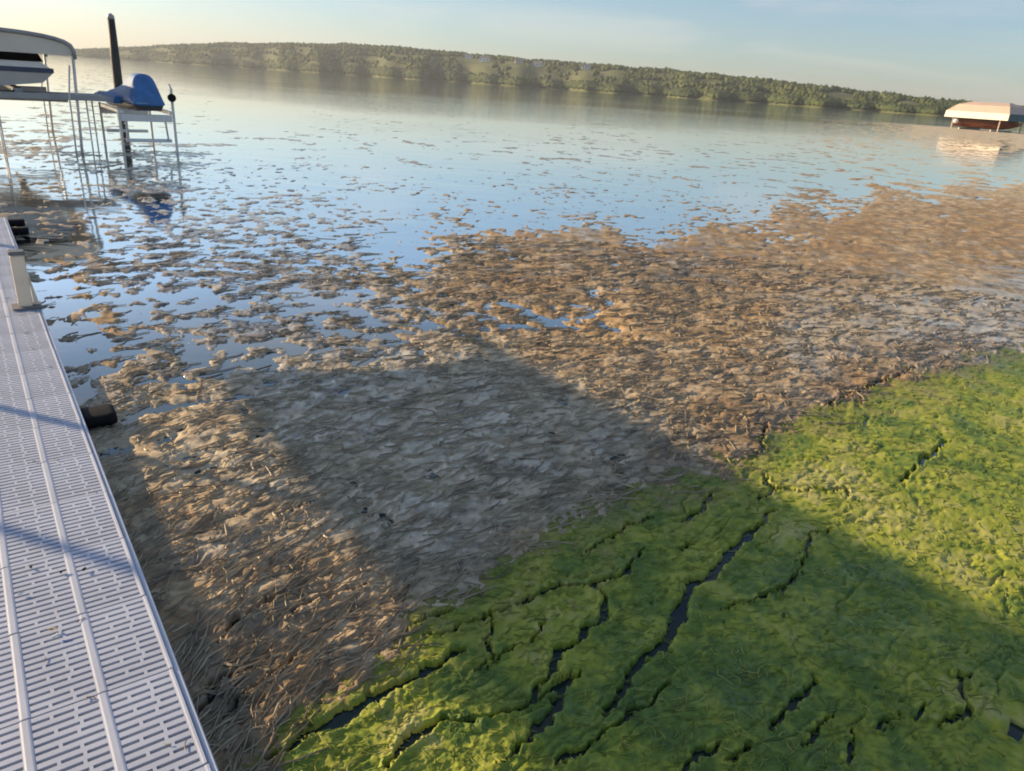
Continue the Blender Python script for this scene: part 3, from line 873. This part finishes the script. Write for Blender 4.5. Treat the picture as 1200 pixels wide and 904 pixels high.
# ------------------------------------------------------------------ boat lift beside the dock (left of the frame), whose canopy shades the weed
def canopy_shell(bm, s0, s1, a0, a1, z, rise, drop, nseg=10, th=.02):
    secs = []
    for a in np.linspace(a0, a1, 7):
        outer, inner = [], []
        for i in range(nseg + 1):
            u = i / nseg
            s = s0 + (s1 - s0) * u
            zz = z + rise * math.sin(math.pi * u) ** .7
            outer.append((s, a, zz)); inner.append((s, a, zz - th))
        pts = [(s0, a, z - drop)] + outer + [(s1, a, z - drop)] + [(s1 - th, a, z - drop)] + inner[::-1] + [(s0 + th, a, z - drop)]
        secs.append(pts)
    loft(bm, secs)
t = rz_root('covered_boat_lift', -2.60, 6.92, 0, 'empty boat lift with long cream canopy left of the white dock', 'boat lift')
b = bmesh.new(); canopy_shell(b, -.81, .81, -4.0, 3.3, 2.47, .20, .06); obj('canopy', b, M['cream_vinyl'], t)
for (s, a, w) in ((-.80, .32, .020), (.80, -.70, .020), (.80, 3.2, .03), (-.80, -3.9, .03), (.80, -3.9, .03)):
    b = bmesh.new(); box(b, s - w, s + w, a - w, a + w, -.9, 2.42); obj('post', b, M['alu'], t, bevel=.005)
for a in (-2.0, 2.0):
    b = bmesh.new(); box(b, -.76, .76, a - .05, a + .05, .12, .24); obj('cradle_beam', b, M['alu'], t)

# ------------------------------------------------------------------ neighbour's lift and boat, far left
t = rz_root('boat_lift', .45, 16.9, 0, 'grey boat lift with white arched canopy at the left edge of the picture', 'boat lift')
b = bmesh.new(); canopy_shell(b, -1.36, 1.36, -1.25, 3.4, 1.62, .30, .02, 14); obj('canopy', b, M['white_vinyl'], t, smooth=False)
b = bmesh.new()
arc = [(-1.34, 1.60)] + [(1.36 * math.cos(u), 1.62 + .285 * math.sin(u) ** .55) for u in np.linspace(math.pi - .06, .06, 15)] + [(1.34, 1.60)]
loft(b, [[(x, y, z) for x, z in arc] for y in (-1.262, -1.252)])
obj('end_panel', b, M['white_vinyl'], t)
for a in (-1.27, 3.42):
    b = bmesh.new()
    pts = [(1.38, a, 1.55)] + [(1.38 * math.cos(u), a, 1.62 + .31 * math.sin(u) ** .55) for u in np.linspace(0.05, math.pi - .05, 17)] + [(-1.38, a, 1.55)]
    tube(b, pts, .035, 8); obj('canopy_bow', b, M['dull_alu'], t, smooth=True)
for a in (-1.27, 3.42):
    for s in (-1.30, 1.30):
        b = bmesh.new(); tube(b, [(s * 1.045, a, 1.60), (s * 1.02, a, .95), (s * .96, a, -.8)], .024, 8); obj('post', b, M['pale_alu'], t, smooth=True)
        b = bmesh.new(); tube(b, [(s * .985, a - .05, 1.45), (s * .93, a - .05, .95), (s * .90, a - .05, -.8)], .014, 8); obj('guide_post', b, M['pale_alu'], t, smooth=True)
for a in (-.9, 2.6):
    b = bmesh.new(); box(b, -1.22, 1.22, a - .05, a + .05, .84, .96); obj('cradle_beam', b, M['dull_alu'], t, bevel=.006)
for s in (-.5, .5):
    b = bmesh.new(); box(b, s - .06, s + .06, -1.1, 3.0, .97, 1.04); obj('bunk', b, M['dull_alu'], t)

# boat resting on it, seen from its end
t = rz_root('motor_boat', .30, 16.3, 1.0, 'grey motor boat with dark tinted windscreen and navy stripe raised on a lift', 'boat')
def hull_secs(y0, y1, n, half, keel, deck, z0=0.0):
    secs = []
    for i in range(n):
        u = i / (n - 1)
        w = half * (1 - max(0, u - .55) ** 2 * 3.6)
        k = keel + (deck - keel) * max(0, u - .6) ** 2 * 3.5
        y = y0 + (y1 - y0) * u
        secs.append([(0, y, k), (w * .72, y, k + .10), (w * .86, y, k + (deck - k) * .45), (w, y, deck), (-w, y, deck), (-w * .86, y, k + (deck - k) * .45), (-w * .72, y, k + .10)])
    return secs
b = bmesh.new(); loft(b, hull_secs(-.4, 4.4, 12, 1.20, .02, .30)); obj('hull', b, M['gelcoat'], t, smooth=False)
b = bmesh.new(); loft(b, [[(-1.215 * k, y, .303), (1.215 * k, y, .303), (1.215 * k, y, .375), (-1.215 * k, y, .375)] for y, k in ((-.42, 1), (2.2, 1), (3.4, .85), (4.4, .42))]); obj('stripe', b, M['navy'], t)
b = bmesh.new(); loft(b, [[(-1.17 * k, y, .378), (1.17 * k, y, .378), (1.05 * k, y, .47), (-1.05 * k, y, .47)] for y, k in ((-.40, 1), (2.2, 1), (3.4, .82), (4.3, .4))]); obj('deck', b, M['gelcoat_white'], t)
b = bmesh.new(); loft(b, [[(-1.10, -.2, .473), (1.10, -.2, .473), (1.02, -.1, .66), (-1.02, -.1, .66)], [(-1.0, 1.8, .473), (1.0, 1.8, .473), (.9, 1.5, .67), (-.9, 1.5, .67)]]); obj('windscreen', b, M['tint_glass'], t)

# its walkway, on thin legs
t = rz_root('walkway', 1.0, 16.0, 0, 'narrow grey walkway on thin legs in front of the left boat lift', 'walkway')
for k in range(12):
    b = bmesh.new(); x0 = -1.9 + k * .262; box(b, x0, x0 + .252, -.38, .34, .94, .975); obj('plank', b, M['dull_alu'], t)
for y in (-.40, .345):
    b = bmesh.new(); box(b, -1.9, 1.25, y, y + .045, .89, .985); obj('side_rail', b, M['dull_alu'], t)
for (x, y) in ((.92, -.30), (1.08, .26), (-.4, -.30), (-.4, .26), (-1.7, -.3), (-1.7, .26)):
    b = bmesh.new(); tube(b, [(x, y, .93), (x, y, -.7)], .013, 8); obj('leg', b, M['pale_alu'], t, smooth=True)

# ------------------------------------------------------------------ covered watercraft on its own lift
t = rz_root('watercraft_lift', 2.87, 16.0, 0, 'white metal watercraft lift standing in the water with a black winch wheel', 'watercraft lift')
for s in (-.42, .42):
    b = bmesh.new(); box(b, s - .035, s + .035, -.4, 1.9, .70, .76); obj('side_rail', b, M['white_paint'], t, bevel=.006)
for a in (-.36, 1.8):
    b = bmesh.new(); box(b, -.44, .42, a - .04, a + .04, .57, .695); obj('end_beam', b, M['white_paint'], t, bevel=.008)
    b = bmesh.new(); box(b, -.40, .38, a - .03, a + .03, .21, .27); obj('lower_beam', b, M['white_paint'], t, bevel=.006)
for (s, a, top) in ((-.46, -.36, .78), (.455, -.36, 1.16), (-.46, 1.8, .78), (.455, 1.8, .80)):
    b = bmesh.new(); box(b, s - .021, s + .021, a - .021, a + .021, -.8, top); obj('leg', b, M['pale_alu'], t, bevel=.004)
for s in (-.36, .30):
    b = bmesh.new(); tube(b, [(s, -.36, .60), (s * 1.05, -.40, .24)], .018, 8); obj('strut', b, M['alu'], t)
b = bmesh.new()
secs = []
for y, r in ((-.03, .060), (-.02, .072), (.02, .072), (.03, .060)):
    secs.append([(r * math.cos(k * math.pi / 8), y, r * math.sin(k * math.pi / 8)) for k in range(16)])
loft(b, secs)
wh = obj('winch_wheel', b, M['rubber'], t); wh.location = (.44, -.43, 1.0)
b = bmesh.new(); tube(b, [(.47, -.36, 1.12), (.43, -.36, 1.24)], .016, 8); obj('winch_handle', b, M['white_paint'], t)

t = rz_root('watercraft', 2.88, 15.75, .765, 'small watercraft under a bright blue fitted cover on the white lift', 'watercraft', extra=math.radians(5))
def body(secdef):
    out = []
    for y, cx, wb, wt, z0, z1 in secdef:
        out.append([(cx - wb, y, z0), (cx + wb, y, z0), (cx + wb * .97, y, z0 + (z1 - z0) * .22), (cx + wt + (wb - wt) * .25, y, z0 + (z1 - z0) * .72), (cx + wt * .8, y, z1), (cx - wt * .8, y, z1), (cx - wt - (wb - wt) * .25, y, z0 + (z1 - z0) * .72), (cx - wb * .97, y, z0 + (z1 - z0) * .22)])
    return out
b = bmesh.new(); loft(b, body([(-.25, 0, .22, .25, .0, .12), (.1, 0, .27, .29, -.0, .14), (1.4, 0, .28, .30, 0, .14), (2.1, 0, .18, .22, .03, .14), (2.4, 0, .05, .08, .08, .15)])); obj('hull', b, M['dark_inside'], t)
b = bmesh.new(); loft(b, body([(-.29, 0, .28, .20, .08, .24), (-.27, 0, .28, .20, .08, .26), (-.10, 0, .30, .18, .07, .55), (-.06, .0, .30, .17, .07, .62), (-.04, .0, .30, .17, .07, .625), (.30, .01, .30, .17, .07, .63), (.36, .01, .30, .17, .07, .61), (.7, 0, .30, .15, .09, .45), (1.4, 0, .31, .18, .09, .32), (2.1, 0, .22, .12, .10, .26), (2.45, 0, .07, .04, .12, .18)])); cv = obj('cover', b, M['blue_cover'], t, smooth=True)
sm = cv.modifiers.new('soft', 'SUBSURF'); sm.levels = 2; sm.render_levels = 2
b = bmesh.new(); loft(b, [[(-.22, -.30, .12), (-.02, -.30, .12), (-.02, -.285, .12), (-.22, -.285, .12)], [(-.15, -.075, .42), (-.04, -.075, .42), (-.04, -.06, .42), (-.15, -.06, .42)]]); obj('painted_sunlit_patch', b, M['pale_patch'], cv)  # sunlit left face of the cover, painted on as a paler patch
b = bmesh.new(); loft(b, body([(.5, -.30, .12, .08, .07, .20), (1.6, -.31, .13, .09, .07, .24), (2.2, -.28, .10, .06, .08, .18)])); obj('cover_flap', b, M['blue_cover'], cv)

t = rz_root('mooring_pole', 4.30, 27.4, 0, 'tall dark pole rising from the water behind the blue covered watercraft', 'pole')
b = bmesh.new(); tube(b, [(0, 0, -1.5), (0, 0, .5), (.01, 0, 1.6), (.03, 0, 2.7)], [.14, .135, .13, .10], 14); obj('shaft', b, M['wood_pole'], t, smooth=True)
b = bmesh.new(); tube(b, [(.03, 0, 2.70), (.03, 0, 2.80), (.03, 0, 2.86)], [.105, .095, .03], 14); obj('cap', b, M['gelcoat'], t, smooth=True)

# ------------------------------------------------------------------ canopied lifts by the right edge
t = empty('canopy_lift', (58.29, 102.1, -.72), math.radians(-65), 'boat lift under a wide pale canopy, at the right edge of the lake', 'boat lift')
def hip_canopy(L, W, z0, z1, z2, inset):
    b1, b2 = bmesh.new(), bmesh.new()
    for u, v, zlo, zhi in ((1, 1, z0, z1),):
        rr = [(-L, -W), (L, -W), (L, W), (-L, W)]
        lo = [b1.verts.new((x, y, zlo)) for x, y in rr]; hi = [b1.verts.new((x * .99, y * .97, zhi)) for x, y in rr]
        lo2 = [b1.verts.new((x * .995, y * .98, zlo)) for x, y in rr]; hi2 = [b1.verts.new((x * .985, y * .95, zhi - .02)) for x, y in rr]
        for k in range(4):
            j = (k + 1) % 4
            b1.faces.new((lo[k], lo[j], hi[j], hi[k])); b1.faces.new((lo2[j], lo2[k], hi2[k], hi2[j])); b1.faces.new((lo[j], lo[k], lo2[k], lo2[j]))
    e = [(-L * .99, -W * .97, z1), (L * .99, -W * .97, z1), (L * .99, W * .97, z1), (-L * .99, W * .97, z1)]
    mid = [(-L + inset * .45, -W * .62, z1 + (z2 - z1) * .68), (L - inset * .45, -W * .62, z1 + (z2 - z1) * .68), (L - inset * .45, W * .62, z1 + (z2 - z1) * .68), (-L + inset * .45, W * .62, z1 + (z2 - z1) * .68)]
    top = [(-L + inset, -W * .12, z2), (L - inset, -W * .12, z2), (L - inset, W * .12, z2), (-L + inset, W * .12, z2)]
    A = [b2.verts.new(c) for c in e]; B = [b2.verts.new(c) for c in mid]; D = [b2.verts.new(c) for c in top]
    for k in range(4):
        j = (k + 1) % 4
        b2.faces.new((A[k], A[j], B[j], B[k])); b2.faces.new((B[k], B[j], D[j], D[k]))
    b2.faces.new(D)
    return b1, b2
b1, b2 = hip_canopy(3.0, 1.7, 1.45, 1.98, 2.85, 1.3)
obj('skirt', b1, M['white_vinyl'], t); obj('canopy_top', b2, M['cream_vinyl'], t)
b = bmesh.new(); box(b, 3.005, 3.02, -1.66, 1.66, 1.42, 1.99); obj('end_curtain', b, M['teal_vinyl'], t)
for x in (-2.2, 2.2):
    for y in (-1.45, 1.45):
        b = bmesh.new(); box(b, x - .035, x + .035, y - .035, y + .035, -.6, 1.96); obj('post', b, M['cream_vinyl'], t)
for x in (-1.5, 1.5):
    b = bmesh.new(); box(b, x - .06, x + .06, -1.38, 1.38, .50, .64); obj('cradle_beam', b, M['dull_alu'], t)
t.scale = (1.45, 1.45, 1.45)
t = empty('moored_boat', (58.29, 102.1, .005), math.radians(-65 - 90), 'dark maroon boat beneath the pale canopy by the right edge', 'boat')
b = bmesh.new(); loft(b, hull_secs(-2.6, 3.0, 12, 1.0, .15, .85)); obj('hull', b, M['maroon_hull'], t)
b = bmesh.new(); loft(b, [[(-.95 * k, y, .853), (.95 * k, y, .853), (.85 * k, y, 1.0), (-.85 * k, y, 1.0)] for y, k in ((-2.5, 1), (.5, .98), (1.8, .75), (2.6, .35))]); obj('deck', b, M['dark_inside'], t)
t.scale = (1.45, 1.45, 1.45)
t = empty('buoy', (54.2, 101.8, .66), 0, 'round white buoy hanging under the left end of the pale canopy', 'buoy')
t.scale = (1.45, 1.45, 1.45)
b = bmesh.new(); bmesh.ops.create_uvsphere(b, u_segments=16, v_segments=10, radius=.2); bmesh.ops.translate(b, vec=(0, 0, .2), verts=b.verts); obj('float', b, M['white_paint'], t, smooth=True)
b = bmesh.new(); tube(b, [(0, 0, .38), (0, 0, .53)], .015, 6); obj('rope', b, M['grey_cap'], t)

# ------------------------------------------------------------------ evening haze over the lake
hz = bpy.data.materials.new('haze')
hz.use_nodes = True
hn = hz.node_tree.nodes
hn.remove(hn['Principled BSDF'])
pv = hn.new('ShaderNodeVolumePrincipled')
pv.inputs['Color'].default_value = (0.86, 0.91, 0.97, 1)
pv.inputs['Density'].default_value = 0.00015
pv.inputs['Anisotropy'].default_value = 0.2
hz.node_tree.links.new(pv.outputs['Volume'], hn['Material Output'].inputs['Volume'])
b = bmesh.new(); box(b, -3900, 3900, -3900, 3900, -4, 95)
tag(obj('haze', b, hz), 'thin pale evening haze hanging over the whole lake', 'haze', kind='stuff')
